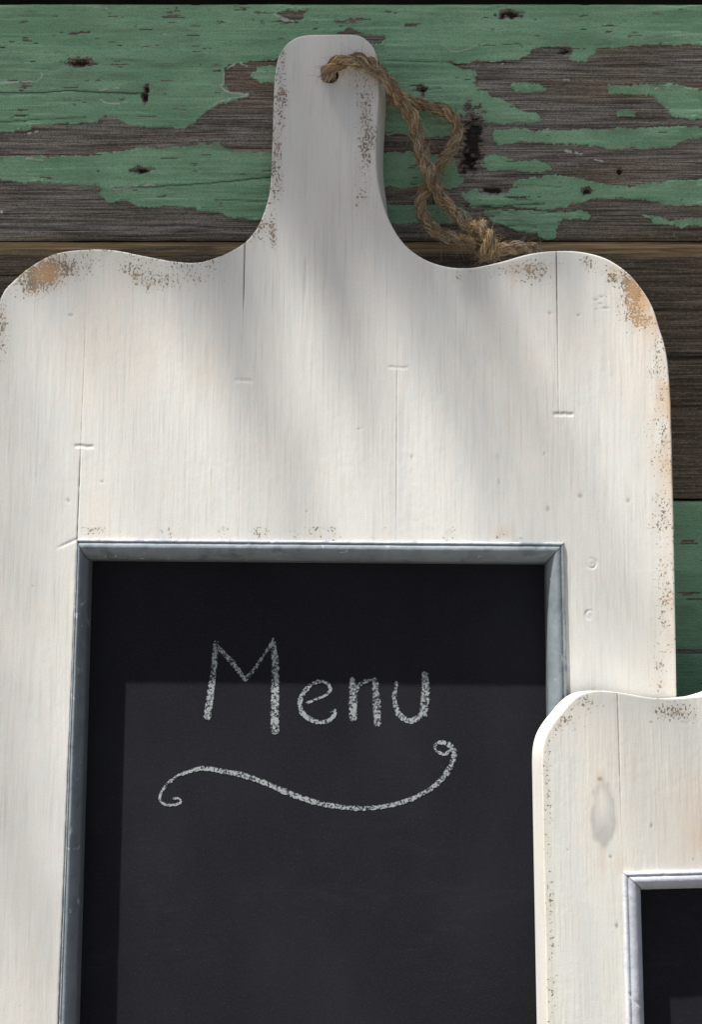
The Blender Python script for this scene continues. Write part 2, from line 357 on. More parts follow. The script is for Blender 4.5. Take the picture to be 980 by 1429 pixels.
CRACKS = [([(-20, 129), (60, 129), (90, 126), (140, 128), (205, 130)], 1.5, 0.9), ([(160, 262), (220, 260), (300, 255), (350, 250), (392, 245)], 1.2, 0.9), ([(0, 170), (45, 167), (120, 163)], 1.0, 0.7),
          ([(700, 62), (725, 60), (730, 66)], 1.0, 0.7), ([(640, 288), (700, 287), (760, 284)], 1.4, 0.8), ([(575, 127), (615, 123)], 1.0, .8), ([(300, 279), (385, 281)], .9, .7),
          ([(720, 258), (760, 259), (785, 262)], 1.0, .6), ([(905, 52), (940, 50)], .8, .6), ([(540, 84), (620, 86)], .9, .6), ([(680, 245), (720, 246)], 1.2, 0.6)]
PRIMER = [([(0, 117), (30, 114), (52, 112), (58, 106), (56, 100)], 1.7), ([(345, 92), (334, 88), (326, 90), (318, 95), (313, 103), (312, 116), (308, 121), (318, 128), (330, 131), (352, 133)], 1.8), ([(352, 133), (322, 138), (303, 144), (294, 152)], 1.5),
          ([(135, 126), (150, 124), (166, 123)], 2.0), ([(140, 139), (150, 144), (170, 144), (182, 141)], 2.0), ([(38, 186), (52, 183)], 2.5), ([(383, 20), (395, 27), (410, 30)], 2.6), ([(790, 210), (812, 214)], 2.6), ([(694, 89), (708, 88)], 2.0), ([(758, 184), (768, 185)], 1.6), ([(155, 264), (190, 260), (215, 258)], 2.2),
          ([(228, 48), (240, 47)], 1.4), ([(915, 124), (925, 122)], 2.0), ([(614, 60), (635, 72), (660, 66), (678, 60)], 1.0), ([(830, 222), (842, 225)], 1.8), ([(0, 290), (2, 296)], 3), ([(785, 111), (796, 112)], 1.5), ([(36, 222), (60, 223)], 1.6), ([(120, 8), (150, 12)], 1.4)]
KNOTS_AND_SHADE = [(204, 124, 4, 6), (202, 136, 4, 8), (112, 87, 20, 5), (786, 71, 11, 5), (712, 19, 16, 6), (866, 238, 6, 5), (690, 264, 20, 6), (820, 266, 8, 5), (590, 125, 7, 7), (660, 196, 19, 44), (652, 226, 12, 18), (196, 237, 13, 5)]  # knots; tall ovals beside the twine loop are its shadow, painted and sunk in
def plank(v0, v1, step, kind, proud=0.0):
    xs = axis(wx(-900), wx(2100), wx(-12), wx(992), step*U, 14*U)
    ys = np.sort(np.concatenate([np.arange(wz(v1), wz(v0), step*U), [wz(v0)]])); ys = ys[np.concatenate([[True], np.diff(ys) > 0.2*step*U])]
    def hf(x, y):
        u = PU+x/U; v = PV-(y-HC)/U
        gr = fbm(u/90, v/4.2+2.0*fbm(u/160, v/40, 5, 2), 11+int(v0), 4); gr2 = fbm(u/260, v/2.0, 31, 2)
        h = (gr-0.5)*0.0016+(gr2-0.5)*0.0005
        z = np.zeros_like(u); at = dict(paint=z.copy(), primer=z.copy(), dark=z.copy(), warm=z.copy(), honey=z.copy())
        if kind == 'peeled':
            uu = u+8.0*(fbm(u/26, v/10, 3, 4)-0.5)*2+1.3*(vn(u/3.2, v/2.4, 8)-0.5)*2; vv = v+4.5*(fbm(u/17, v/9, 4, 4)-0.5)*2+0.9*(vn(u/3.0, v/2.4, 9)-0.5)*2
            def painted(uu, vv):
                p = np.ones(u.shape, bool)
                for q in BARE: p &= ~inside(q, uu, vv)
                for q in GREEN: p |= inside(q, uu, vv)
                return p
            p = painted(uu, vv)
            curl = p & ~(painted(uu, vv-2.6) & painted(uu, vv+2.6))
            curl = curl*sm(0.42, 0.62, fbm(u/15, v/12, 27, 3)); h += 0.00085*curl; at['primer'] += 0.42*curl*sm(0.45, 0.6, fbm(u/8, v/6, 28, 3))
            far = (u > 1005) & (v > 65); p = np.where(far, fbm(u/120, v/16, 21, 4) > 0.52, p)
            p &= ~((fbm(u/34, v/4.5, 91, 4)+0.10*gauss(u, v, 330, 20, 260, 40)+0.06*gauss(u, v, 60, 120, 160, 60)) > 0.785)
            at['paint'] = p.astype(float)
            wob = 2.0*(fbm(u/14, v/14, 14, 3)-0.5)
            for pts, w, s in CRACKS:
                d, _ = segdist(pts, u, v+wob); k = np.exp(-(d/w)**2)*s; at['dark'] = np.maximum(at['dark'], k); h -= 0.0009*k
            for pts, w in PRIMER:
                d, _ = segdist(spline(pts, 5), u+wob, v+wob); k = np.exp(-(d/(w*(0.35+0.75*fbm(u/7, v/5, 18, 2))))**2)*sm(0.2, 0.42, fbm(u/9, v/9, 19, 2)); at['primer'] = np.maximum(at['primer'], k); h += 0.0005*k
            for cx, cy, rx, ry in KNOTS_AND_SHADE:
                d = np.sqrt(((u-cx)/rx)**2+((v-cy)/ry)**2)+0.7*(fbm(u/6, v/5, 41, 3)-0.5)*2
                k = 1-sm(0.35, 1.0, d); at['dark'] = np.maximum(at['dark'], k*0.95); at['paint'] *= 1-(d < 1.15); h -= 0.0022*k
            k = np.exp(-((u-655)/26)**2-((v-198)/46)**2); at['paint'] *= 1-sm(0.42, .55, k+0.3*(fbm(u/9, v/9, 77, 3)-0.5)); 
            at['warm'] = 0.55*gauss(u, v, 880, 330, 240, 34)*(v > 285)
            h += 0.0006*at['paint']*(0.85+0.3*fbm(u/40, v/12, 6, 3))
            at['dark'] *= sm(0, 1, at['dark'])
        elif kind == 'brown':
            at['warm'] = np.full(u.shape, 0.85)
            for c, w in ((498, 3.0), (566, 1.5), (432, 1.2), (383, 1.0)):
                d = np.abs(v-c-3*(fbm(u/120, v*0, 51+int(c), 2)-0.5)); k = np.exp(-(d/w)**2)*(1.0 if c != 566 else 0.7); at['dark'] = np.maximum(at['dark'], k*0.9); h -= 0.0012*k
            h += (fbm(u/70, v/7, 61, 3)-0.5)*0.0016
            at['honey'] = 0.9*(1-sm(347, 362, v+16*(fbm(u/90, v/6, 64, 3)-0.5)))*sm(0.25, 0.48, fbm(u/140, v/9, 66, 3)+0.08*(u < 400))
        else:
            at['paint'] = (fbm(u/60, v/9, 71, 4) < 0.72).astype(float)*(v > v0+2+3*(fbm(u/20, v/20, 3, 2)-.5)); h = h*0.25+0.0004*at['paint']
        e = np.minimum(v-v0, v1-v); h -= 0.0016*(1-sm(0, 4.0, e+1.6*(fbm(u/25, v/9, 81, 2)-0.5)*2)); h += proud
        return h-0.0006, at
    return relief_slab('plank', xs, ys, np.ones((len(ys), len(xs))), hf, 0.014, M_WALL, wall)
plank(-330, -14, 8, 'green', 0.0)
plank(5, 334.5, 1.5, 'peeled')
plank(336.5, 696, 2.2, 'brown', -0.0005)
plank(698.5, 1040, 3.0, 'green', -0.0005)
plank(1043, 1390, 8, 'green'); plank(1393, 1800, 10, 'green')
bx0, bx1, bz0, bz1 = wx(-900), wx(2100), wz(1800), wz(-330)
mesh_obj('sheathing', [(bx0, bz0, -0.016), (bx1, bz0, -0.016), (bx1, bz1, -0.016), (bx0, bz1, -0.016)], [np.array([[0, 1, 2, 3]])], mat_plain('old dark sheathing', (0.02, 0.017, 0.014), (0.04, 0.033, 0.027)), wall)

# ------------------------------------------------------------------ chalkboards
def frame_piece(strip, outer, inner, t0, t1, rec, prof, mat, parent, px, seed):
    """one mitred moulding strip between corner lines; prof = (share across, height in units)"""
    (oa, ob), (ia, ib) = outer, inner; n = 420; T = np.linspace(t0, t1, n); K = len(prof)
    V = np.zeros((n, K, 3)); rub = np.zeros((n, K))
    for k, (s, h) in enumerate(prof):
        a = oa+(ia-oa)*s; b = ob+(ib-ob)*s
        P = a[None]+(b-a)[None]*T[:, None]
        jit = 0.6*(fbm(T*60, np.full(n, k*0.35), seed, 4)-0.5)
        nrm = np.array([-(b-a)[1], (b-a)[0]]); nrm = nrm/np.linalg.norm(nrm)
        if 0 < k < K-1: P = P+nrm[None]*(jit*0.9*px)[:, None]
        V[:, k, :2] = P; V[:, k, 2] = (h+(jit*1.1 if 0 < k < K-1 else 0))*px if h > -900 else -rec
        rub[:, k] = (1.0 if k == 1 else 0.35 if k == 2 else 0.10)*(0.45+0.55*fbm(T*25, np.full(n, k*1.0), seed+5, 3))
    for q in range(5):                                    # nicks along the strip
        c = random.uniform(0.03, 0.97); k = random.randrange(2, K-2); m = np.exp(-((T-c)/0.004)**2); V[:, k, 2] -= 1.6*px*m; rub[:, k] = np.maximum(rub[:, k], m*0.9)
    i = np.arange(n*K).reshape(n, K)
    q = np.stack([i[:-1, :-1].ravel(), i[:-1, 1:].ravel(), i[1:, 1:].ravel(), i[1:, :-1].ravel()], 1)
    p0, p1, p2 = V.reshape(-1, 3)[q[0, 0]], V.reshape(-1, 3)[q[0, 1]], V.reshape(-1, 3)[q[0, 3]]
    ln = np.linalg.norm(ob-oa); e = np.minimum(T, 1-T)*ln/px; dirt_and_dark = np.repeat((0.75*np.exp(-(e/1.2)**2))[:, None], K, 1); dirt_and_dark[:, -2:] = 0.6  # darker at the mitred ends and along the inner profile edge
    o = mesh_obj('moulding_strip', V.reshape(-1, 3), [q[:, ::-1]], mat, parent, {'rub': rub, 'dirt_and_dark': dirt_and_dark})
    return o

def quad_strips(pl, oq, iq, rec, prof, mat, parent, px, skip_last=False):
    for s in range(4):
        a, b = s, (s+1) % 4
        frame_piece(s, (oq[a], oq[b]), (iq[a], iq[b]), 0, 1, rec, prof, mat, parent, px, 100+s*7)

# ---- the large board
P0 = np.array([0, -0.0200, HC+(PV-48)/F*(DW-0.0200)])
drop = P0[2]/E_V[2]
BIG = Plane(P0-E_V*drop, E_U, E_V, E_N)          # origin at the ground below the camera axis
axc = BIG.loc(456, 700)[0]
BIG.o = BIG.o+E_U*axc
PX = BIG.loc(601, 700)[0]-BIG.loc(600, 700)[0]
big = empty('menu_board', BIG.matrix(), 'large white paddle-shaped chalkboard with Menu written in chalk, leaning on the plank wall', 'chalkboard')
TB = 46*PX
out_px = [(-24, 560), (-15, 480), (0, 416), (20, 390), (48, 368), (80, 353), (120, 348), (160, 349), (200, 357), (240, 364), (275, 366), (305, 358), (330, 346), (346, 334), (360, 315), (371, 288), (377, 260), (380, 200), (382, 130),
          (385, 95), (391, 74), (405, 57), (426, 49), (460, 48), (494, 48), (510, 54), (523, 70), (529, 95), (529, 130), (527, 170), (525, 210), (527, 245), (533, 277), (543, 306), (557, 331), (575, 350), (600, 365), (630, 373), (662, 373), (700, 365), (740, 354), (775, 350), (810, 351),
          (845, 360), (875, 379), (897, 404), (912, 430), (921, 458), (928, 480), (933, 508), (937, 560)]
poly = [tuple(BIG.loc(u, v)) for u, v in out_px]
poly = [tuple(p) for p in spline(poly, 5)]
xl = BIG.loc(-30, 760)[0]; xr = BIG.loc(941, 720)[0]; xr2 = BIG.loc(945, 970)[0]
poly += [(xr, BIG.loc(941, 720)[1]), (xr2, BIG.loc(945, 970)[1]), (xr2, 0.002), (xl-0.002, 0.002), (xl, BIG.loc(-30, 760)[1])]
poly = np.array(poly)
hole = BIG.loc(461, 104); hr = 12.5*PX
REC = 40*PX
oTL, oTR, oBL, oBR = BIG.loc(107, 752), BIG.loc(788, 757), BIG.loc(80, 1429), BIG.loc(793.5, 1000)
iTL, iTR, iBL, iBR = BIG.loc(129, 783, -REC), BIG.loc(760, 788, -REC), BIG.loc(111, 1429, -REC), BIG.loc(763, 1000, -REC)
def ext(a, b, y): return a+(b-a)*((y-a[1])/(b[1]-a[1]))
yb = 0.075
oTL = oTL+np.array([0.6*PX, 0]); oBL = oBL+np.array([2.6*PX, 0])
oBL, oBR = ext(oTL, oBL, yb), ext(oTR, oBR, yb); iBL, iBR = ext(iTL, iBL, yb+0.008), ext(iTR, iBR, yb+0.008)
open_big = np.array([oTL, oTR, oBR, oBL])
def make_field(pl, px, features):
    """relief and wear in picture units, shared by the boards' staves"""
    def hf(x, y, S):
        u, v = pl.pix(x, y)
        h = np.zeros_like(u); at = {k: np.zeros_like(u) for k in ('wear', 'grey', 'tan', 'dark')}
        h += (fbm(u/2.6, v/60, 1, 3)-0.5)*0.7*(0.5+0.9*sm(0.4, 0.7, fbm(u/50, v/120, 2, 2)))      # brush marks, units
        h += (fbm(u/7, v/7, 5, 3)-0.5)*0.4*sm(0.42, 0.68, fbm(u/60, v/60, 6, 2)); h += (fbm(u/70, v/160, 7, 2)-0.5)*1.6
        features(u, v, S/px, h, at)
        return h*px*0.40, at
    return hf
def groove(u, v, h, at, cx, cy, w, hh, depth, tilt=0.0, dark=0.0):
    du = u-cx; dv = v-cy-tilt*du+1.2*(vn(u/4, v*0+cx, 3)-0.5)
    k = (1-sm(w/2-2, w/2+1, np.abs(du)))*(1-sm(hh*0.25, hh*0.75, np.abs(dv))); h -= depth*k; at['dark'] = np.maximum(at['dark'], dark*k*(dv < 0))  # upper half painted darker, the shade under the groove's top edge
def ring(u, v, h, cx, cy, r, depth):
    d = np.hypot(u-cx, v-cy); d = d+1.2*(fbm(u/4, v/4, 44, 2)-0.5); an = np.arctan2(v-cy, u-cx); h -= depth*np.exp(-((d-r)/1.3)**2)*(0.55+0.5*np.cos(an-cy)); h -= 0.5*depth*gauss(u, v, cx+1.5, cy+1, 2.2, 3)
def dent(u, v, h, at, cx, cy, rx, ry, depth, dark=0.5):
    k = gauss(u+2.2*(fbm(u/4, v/4, 23, 2)-0.5), v+2.2*(fbm(u/4, v/4, 24, 2)-0.5), cx, cy, rx*0.8, ry*0.8); h -= depth*0.42*k; at['dark'] = np.maximum(at['dark'], dark*sm(0.3, 0.8, k))
def big_features(u, v, d, h, at):
    edge = np.exp(-np.maximum(d, 0)/13.0); edge2 = np.exp(-np.maximum(d, 0)/28.0)
    G = lambda *a: gauss(u, v, *a)
    w = 1.25*G(70, 380, 34, 20)+0.9*G(45, 398, 26, 26)+0.55*G(185, 385, 26, 24)+0.5*G(215, 395, 34, 18)+0.55*G(270, 385, 50, 22)+0.5*edge*(v < 520)*(u < 400)+0.75*G(5, 470, 10, 40)+0.45*G(120, 370, 40, 18)
    w += 0.8*G(395, 130, 10, 60)+0.7*G(388, 240, 12, 60)+0.85*G(381, 332, 5, 28)+0.5*G(365, 320, 16, 30)+0.95*G(512, 190, 17, 70)+0.5*G(505, 120, 20, 30)+0.45*G(500, 280, 16, 30)
    w += 0.62*G(735, 372, 50, 14)+0.45*G(735, 388, 50, 22)+0.55*G(640, 385, 40, 14)+0.9*G(822, 366, 14, 12)+1.1*G(862, 385, 22, 18)+1.25*G(885, 408, 16, 24)+0.8*G(880, 440, 24, 22)+0.42*G(835, 425, 18, 14)
    w += (v > 440)*(u > 700)*(0.62*np.exp(-((d-20)/18)**2)*(0.25+1.3*fbm(u/16, v/40, 15, 3)**1.3)+0.42*edge*(v < 960))
    w += 0.75*(v > 735)*(v < 756)*(u > 112)*(u < 760)*np.clip(fbm(u/26, v/20, 16, 3)-0.42, 0, 1)*3.0
    w = w*(0.45+1.1*fbm(u/9, v/15, 95, 3))
    at['wear'][:] = np.clip(w, 0, 1.4)
    at['tan'][:] = np.clip((u > 700)*(sm(355, 400, v)*(v < 745)*(0.9*np.exp(-d/15)*sm(0.22, 0.6, fbm(u/14, v/40, 18, 3))*(1-sm(600, 740, v)))+0.8*G(893, 412, 12, 30))+0.45*G(66, 382, 22, 16)+0.26*(u > 860)*(v > 640)*np.exp(-d/22)*fbm(u/12, v/30, 96, 3)*1.6+0.25*G(705, 743, 16, 10)*(u < 722), 0, 0.9)
    at['grey'][:] = np.clip(0.42*G(658, 400, 22, 30)+0.26*G(700, 372, 70, 14)+0.3*G(737, 376, 40, 16)+0.35*G(694, 637, 4, 4)+0.22*G(470, 130, 45, 60)+0.12*G(200, 385, 30, 22)+0.25*G(382, 430, 22, 150)*fbm(u/5, v/90, 12, 3)+0.35*G(62, 385, 30, 20), 0, 0.7)
    groove(u, v, h, at, 117, 623, 27, 4.5, 1.5, 0.06, 0.12); groove(u, v, h, at, 787, 578, 29, 5.0, 1.7, 0.02, 0.12)
    groove(u, v, h, at, 340, 531, 26, 5, 0.8, 0.05); groove(u, v, h, at, 556, 513, 28, 4, 0.7, 0.04, 0.12); groove(u, v, h, at, 506, 598, 2, 3, 1.5)
    ring(u, v, h, 826, 786, 6.5, 2.4); ring(u, v, h, 824, 858, 6.0, 1.9); ring(u, v, h, 111, 833, 6.0, 1.9)
    for a in ((768, 437, 4, 2.5, 2.0), (808, 440, 4, 2.5, 2.0), (760, 633, 2.5, 4, 2.0), (877, 699, 4, 5, 1.6), (810, 692, 5, 5, 1.6), (765, 710, 4, 6, 1.2), (95, 698, 4, 4, 2.0), (98, 440, 5, 3, 1.6), (142, 672, 3, 2.5, 2), (575, 638, 2.5, 4, 1.8), (501, 599, 2.5, 2, 1.6), (697, 672, 1.5, 6, 1.4),
              (428, 713, 3, 2, 1.6), (45, 818, 2.5, 2, 1.4), (838, 424, 6, 2, 1.5), (846, 430, 7, 2, 1.6), (832, 418, 5, 2, 1.4), (840, 414, 6, 1.8, 1.3), (655, 365, 4, 3, 1), (90, 1277, 3, 4, 1.5), (88, 1352, 3, 4, 1.5)):
        dent(u, v, h, at, *a, dark=0.35)
    k = np.exp(-(np.abs((v-752)-(108-u)*0.45)/2.0)**2)*sm(75, 90, u)*(u < 110); h -= 1.6*k
    k = np.exp(-((u-427+0.02*(v-370))/2.0)**2)*sm(355, 370, v)*(1-sm(400, 430, v)); h -= 1.5*k; at['grey'] += 0.25*k
seams_px = [(114, 560), (340, 420), (554, 620), (779, 470)]
seams = [BIG.loc(*s)[0] for s in seams_px]; seams[0] = oTL[0]-0.4*PX
def seam_strength(i, v):
    wv = vn(v/9, v*0+i*7, 3)
    if i == 0: return (0.05+0.13*sm(440, 480, v)+0.55*sm(600, 690, v))*(0.5+0.8*wv)
    if i == 1: return np.maximum(1.0*(1-sm(395, 450, v)), 0.10*wv)
    if i == 2: return 0.28*sm(512, 520, v)*(1-sm(690, 745, v))*(0.6+0.6*wv)+0.04
    return (0.8*(1-sm(370, 520, v))+0.20*(1-sm(560, 585, v)))*(0.55+0.75*wv)+0.05
big_field = make_field(BIG, PX, big_features)
def s_open(x, y, q):
    d, _ = segdist(q, x, y, True); return np.where(inside(q, x, y), -d, d)
yfine0 = BIG.loc(480, 1440)[1]; ytop = BIG.loc(456, 40)[1]
bounds = [poly[:, 0].min()-2*PX]+seams+[poly[:, 0].max()+2*PX]
def under(x, y):
    u, v = BIG.pix(x, y); k = (u > 515)*(u < 575)*sm(70, 120, v)*(1-sm(255, 320, v))
    return np.stack([k*8.5*PX, 0*k], 1)
for i in range(5):
    a, b = bounds[i], bounds[i+1]
    ex = [a+0.7*PX, b-0.7*PX, a+1.6*PX, b-1.6*PX]
    xs = axis(a, b, a, b, 1.4*PX, 1.4*PX, ex); ys = axis(0.0 if i in (0, 4) else BIG.loc(450, 800)[1], ytop, yfine0 if i in (0, 4) else BIG.loc(450, 800)[1], ytop, 1.4*PX, 14*PX)
    xs = np.sort(np.concatenate([xs[(xs > a+2*PX) & (xs < b-2*PX)], [a, b], ex]))
    S0 = sdf_grid(poly, xs, ys, 3*PX); X, Y = np.meshgrid(xs, ys)
    S = np.minimum(S0, np.hypot(X-hole[0], Y-hole[1])-hr+0.8*PX*(vn(X/(4*PX), Y/(4*PX), 2)-0.5))
    S = np.minimum(S, s_open(X, Y, open_big)+1.2*PX)
    def hf(x, y, i=i, a=a, b=b):
        d, _ = segdist(poly, x, y, True); dh = np.hypot(x-hole[0], y-hole[1])-hr
        h, at = big_field(x, y, d); u, v = BIG.pix(x, y)
        dd = np.minimum(d, np.maximum(dh, 0)); r = 2.2*PX+1.2*PX*(fbm(u/18, v/18, 33, 2)-0.5)
        k = np.clip(dd, 0, r); h = h-(r-np.sqrt(np.maximum(r*r-(r-k)**2, 0)))*0.8
        for s, (e, j) in enumerate(((a, i-1), (b, i))):
            if 0 <= j <= 3:
                st = seam_strength(j, v); q = np.exp(-(np.abs(x-e)/(0.62*PX))**2)*st
                h = h-q*2.0*PX; at['dark'] = np.maximum(at['dark'], np.clip(q*0.95, 0, 0.9))
        return h, at
    relief_slab('stave', xs, ys, S, hf, TB, M_WHITE, big, under)
def rail(pl, pts, top, px, thick, mat, parent):
    xs = np.linspace(pts[0], pts[1], 60); ys = np.linspace(0.002, top, 12); f = make_field(pl, px, lambda *a: None)
    relief_slab('bottom_rail', xs, ys, np.ones((12, 60)), lambda x, y: f(x, y, x*0), thick, mat, parent)
rail(BIG, (seams[0], seams[3]), yb+PX, PX, TB, M_WHITE, big)
PROF = [(0.0, -2), (0.02, 3.5), (0.09, 5.0), (0.17, 4.8), (0.21, 3.6), (0.25, 4.8), (0.36, 6.3), (0.50, 5.8), (0.64, 3.2), (0.76, -1.5), (0.87, -8), (0.94, -16), (0.985, -28), (1.0, -999)]
quad_strips(BIG, [oTL, oTR, oBR, oBL], [iTL, iTR, iBR, iBL], REC, PROF, M_BLUE, big, PX)
def panel(pl, iq, rec, parent, grow):
    c = np.mean(iq, 0); V = [(*(p+(p-c)/np.linalg.norm(p-c)*grow), -rec+0.0002) for p in iq]
    V += [(x, y, z-0.003) for x, y, z in V]
    return mesh_obj('chalk_panel', V, [np.array([[3, 2, 1, 0], [4, 5, 6, 7], [0, 1, 5, 4], [1, 2, 6, 5], [2, 3, 7, 6], [3, 0, 4, 7]])], M_BOARD, parent, smooth=False)
pan = panel(BIG, [iTL, iTR, iBR, iBL], REC, big, 0.004)

# chalk writing, traced as strokes in zoomed units (z) on the panel
def zc(pts): return [(200+x/2.0417, 870+y/2.0417) for x, y in pts]
MARKS = [
    ('chalk_letter', 'chalk capital M', [([(207, 55), (198, 150), (182, 265)], (7, 8, 10.5)), ([(205, 58), (222, 78), (250, 108), (290, 160)], (6, 6.5, 7.5, 5.5)), ([(290, 160), (318, 128), (345, 88), (372, 44)], (6, 5, 4.5, 4)), ([(369, 55), (376, 110), (376, 170), (375, 240), (375, 305)], (7, 9, 10.5, 11.5, 11))]),
    ('chalk_letter', 'chalk letter e', [([(468, 226), (492, 216), (517, 207), (533, 190), (526, 172), (505, 165), (478, 175), (457, 198), (446, 222), (450, 248), (470, 270), (500, 281), (528, 277), (543, 262), (546, 248), (535, 252)], (4, 4, 4, 4, 5, 5, 5.5, 6.5, 7, 7, 6.5, 6, 6, 6, 5, 3))]),
    ('chalk_letter', 'chalk letter n', [([(597, 160), (598, 215), (598, 270)], (8, 11.5, 10)), ([(602, 200), (618, 172), (640, 163), (658, 162)], (5.5, 6, 6, 7)), ([(660, 162), (664, 200), (666, 245), (669, 284)], (8, 10.5, 10.5, 10))]),
    ('chalk_letter', 'chalk letter u', [([(722, 168), (716, 205), (720, 240), (735, 265), (760, 278), (785, 268), (799, 250)], (5, 6, 7, 8, 8, 8.5, 9)), ([(803, 145), (805, 185), (803, 225), (798, 258)], (8, 11.5, 12, 10))]),
    ('chalk_flourish', 'curling chalk line under the word', [([(86, 500), (98, 498), (106, 506), (94, 516), (66, 517), (50, 508), (48, 490), (66, 460), (96, 436), (135, 420), (175, 413), (225, 421), (285, 433), (350, 456), (420, 486), (500, 512), (580, 525), (650, 526), (730, 512), (800, 484), (850, 445), (878, 405), (886, 370), (872, 346), (848, 339), (832, 348), (836, 362), (856, 372), (876, 362), (882, 348)],
      (3, 3.4, 4, 4, 4, 4, 4, 4, 4.2, 5.5, 6.5, 6.5, 7.5, 7, 8, 7, 6.5, 6.2, 6, 6.4, 7, 8, 8.5, 7, 5.5, 4.5, 4.5, 5, 5, 3))]),
]
for name, lab, strokes in MARKS:
    allp = np.concatenate([zc(s[0]) for s in strokes]); lo = allp.min(0)-9; hi = allp.max(0)+9
    us = np.arange(lo[0], hi[0], 0.7); vv_ = np.arange(lo[1], hi[1], 0.7); UU, VV = np.meshgrid(us, vv_); cov = np.zeros_like(UU)
    for pts, wd in strokes:
        sp = spline(zc(pts), 6); wds = np.interp(np.linspace(0, len(wd)-1, len(sp)), np.arange(len(wd)), np.array(wd)*1.12)
        d, par = segdist(sp, UU+1.1*(fbm(UU/4, VV/4, 3, 3)-0.5)*2, VV+1.1*(fbm(UU/4, VV/4, 9, 3)-0.5)*2)
        wl = np.interp(par, np.arange(len(sp)), wds)/2
        press = 0.52+0.55*fbm(par/9, par*0+len(pts), 6, 2)
        cov = np.maximum(cov, (1-sm(wl*0.55, wl*1.25, d))*press)
    grain = 0.6*vn(UU/1.3, VV/1.3, 4)+0.4*vn(UU/2.6, VV/2.6, 5)
    cov = cov*(0.24+1.15*sm(0.28, 0.72, grain))
    keep = cov > 0.10; cell = keep[:-1, :-1] & keep[1:, :-1] & keep[:-1, 1:] & keep[1:, 1:]
    used = np.zeros_like(keep); used[:-1, :-1] |= cell; used[1:, :-1] |= cell; used[:-1, 1:] |= cell; used[1:, 1:] |= cell
    ids = -np.ones(keep.shape, int); ids[used] = np.arange(used.sum())
    loc = np.array([BIG.loc(a, b, -REC+0.0003) for a, b in zip(UU[used], VV[used])])
    q = np.stack([ids[1:, :-1][cell], ids[1:, 1:][cell], ids[:-1, 1:][cell], ids[:-1, :-1][cell]], 1)
    o = mesh_obj(name, np.column_stack([loc, np.full(len(loc), -REC+0.00032)]), [q], M_CHALK, pan, {'chalk': cov[used]})
    o['label'] = lab
    o.parent = pan

# ---- the small board in front
YAW = math.radians(7.5); Rz = np.array([[math.cos(YAW), -math.sin(YAW), 0], [math.sin(YAW), math.cos(YAW), 0], [0, 0, 1]])
L2 = math.radians(9.0); s_eu, s_ev, s_n = Rz @ E_U, Rz @ np.array([0, math.sin(L2), math.cos(L2)]), Rz @ np.array([0, -math.cos(L2), math.sin(L2)])
TS = 0.0235
RO = math.radians(-0.85); s_eu, s_ev = s_eu*math.cos(RO)+s_ev*math.sin(RO), s_ev*math.cos(RO)-s_eu*math.sin(RO)
c = BIG.loc(946, 975); piv = BIG.o+BIG.eu*c[0]+BIG.ev*c[1]
SMALL = Plane(piv+s_n*(TS+0.0006), s_eu, s_ev, s_n)
SMALL.o = SMALL.o-s_ev*(SMALL.o[2]/s_ev[2])
sc = SMALL.loc(1082, 1200)[0]; SMALL.o = SMALL.o+s_eu*sc
SPX = SMALL.loc(871, 1200)[0]-SMALL.loc(870, 1200)[0]
small = empty('small_board', SMALL.matrix(), 'smaller cream white chalkboard with pale lilac moulding, leaning on the corner of the large board', 'chalkboard')
half = [(757.5, 1100), (757, 1060), (759, 1040), (764, 1024), (773, 1009), (785, 994), (798, 979), (812, 969), (828, 964.5), (845, 964), (870, 967), (900, 972.5), (925, 974.5), (945, 974.5), (965, 973), (985, 970), (1010, 960), (1026, 934), (1032, 895), (1035, 850), (1036, 780), (1040, 755), (1052, 741), (1068, 737)]
hl = spline([SMALL.loc(*p) for p in half], 5); hl[:, 0] = np.minimum(hl[:, 0], -1e-4)
lx = hl[0][0]
spoly = np.concatenate([[(lx, 0.002)], hl, (hl*[-1, 1])[::-1], [(-lx, 0.002)]])
RS = 30*SPX
soTL, siTL = SMALL.loc(869, 1216.5), SMALL.loc(892, 1241, -RS); sb = 0.06
soBL, siBL = np.array([SMALL.loc(874, 1429)[0], sb]), np.array([SMALL.loc(895, 1429, -RS)[0], sb+0.008])
mir = lambda p: np.array([-p[0], p[1]])
s_o = [soTL, mir(soTL), mir(soBL), soBL]; s_i = [siTL, mir(siTL), mir(siBL), siBL]; s_open_q = np.array(s_o)
shole = SMALL.loc(1082, 790)
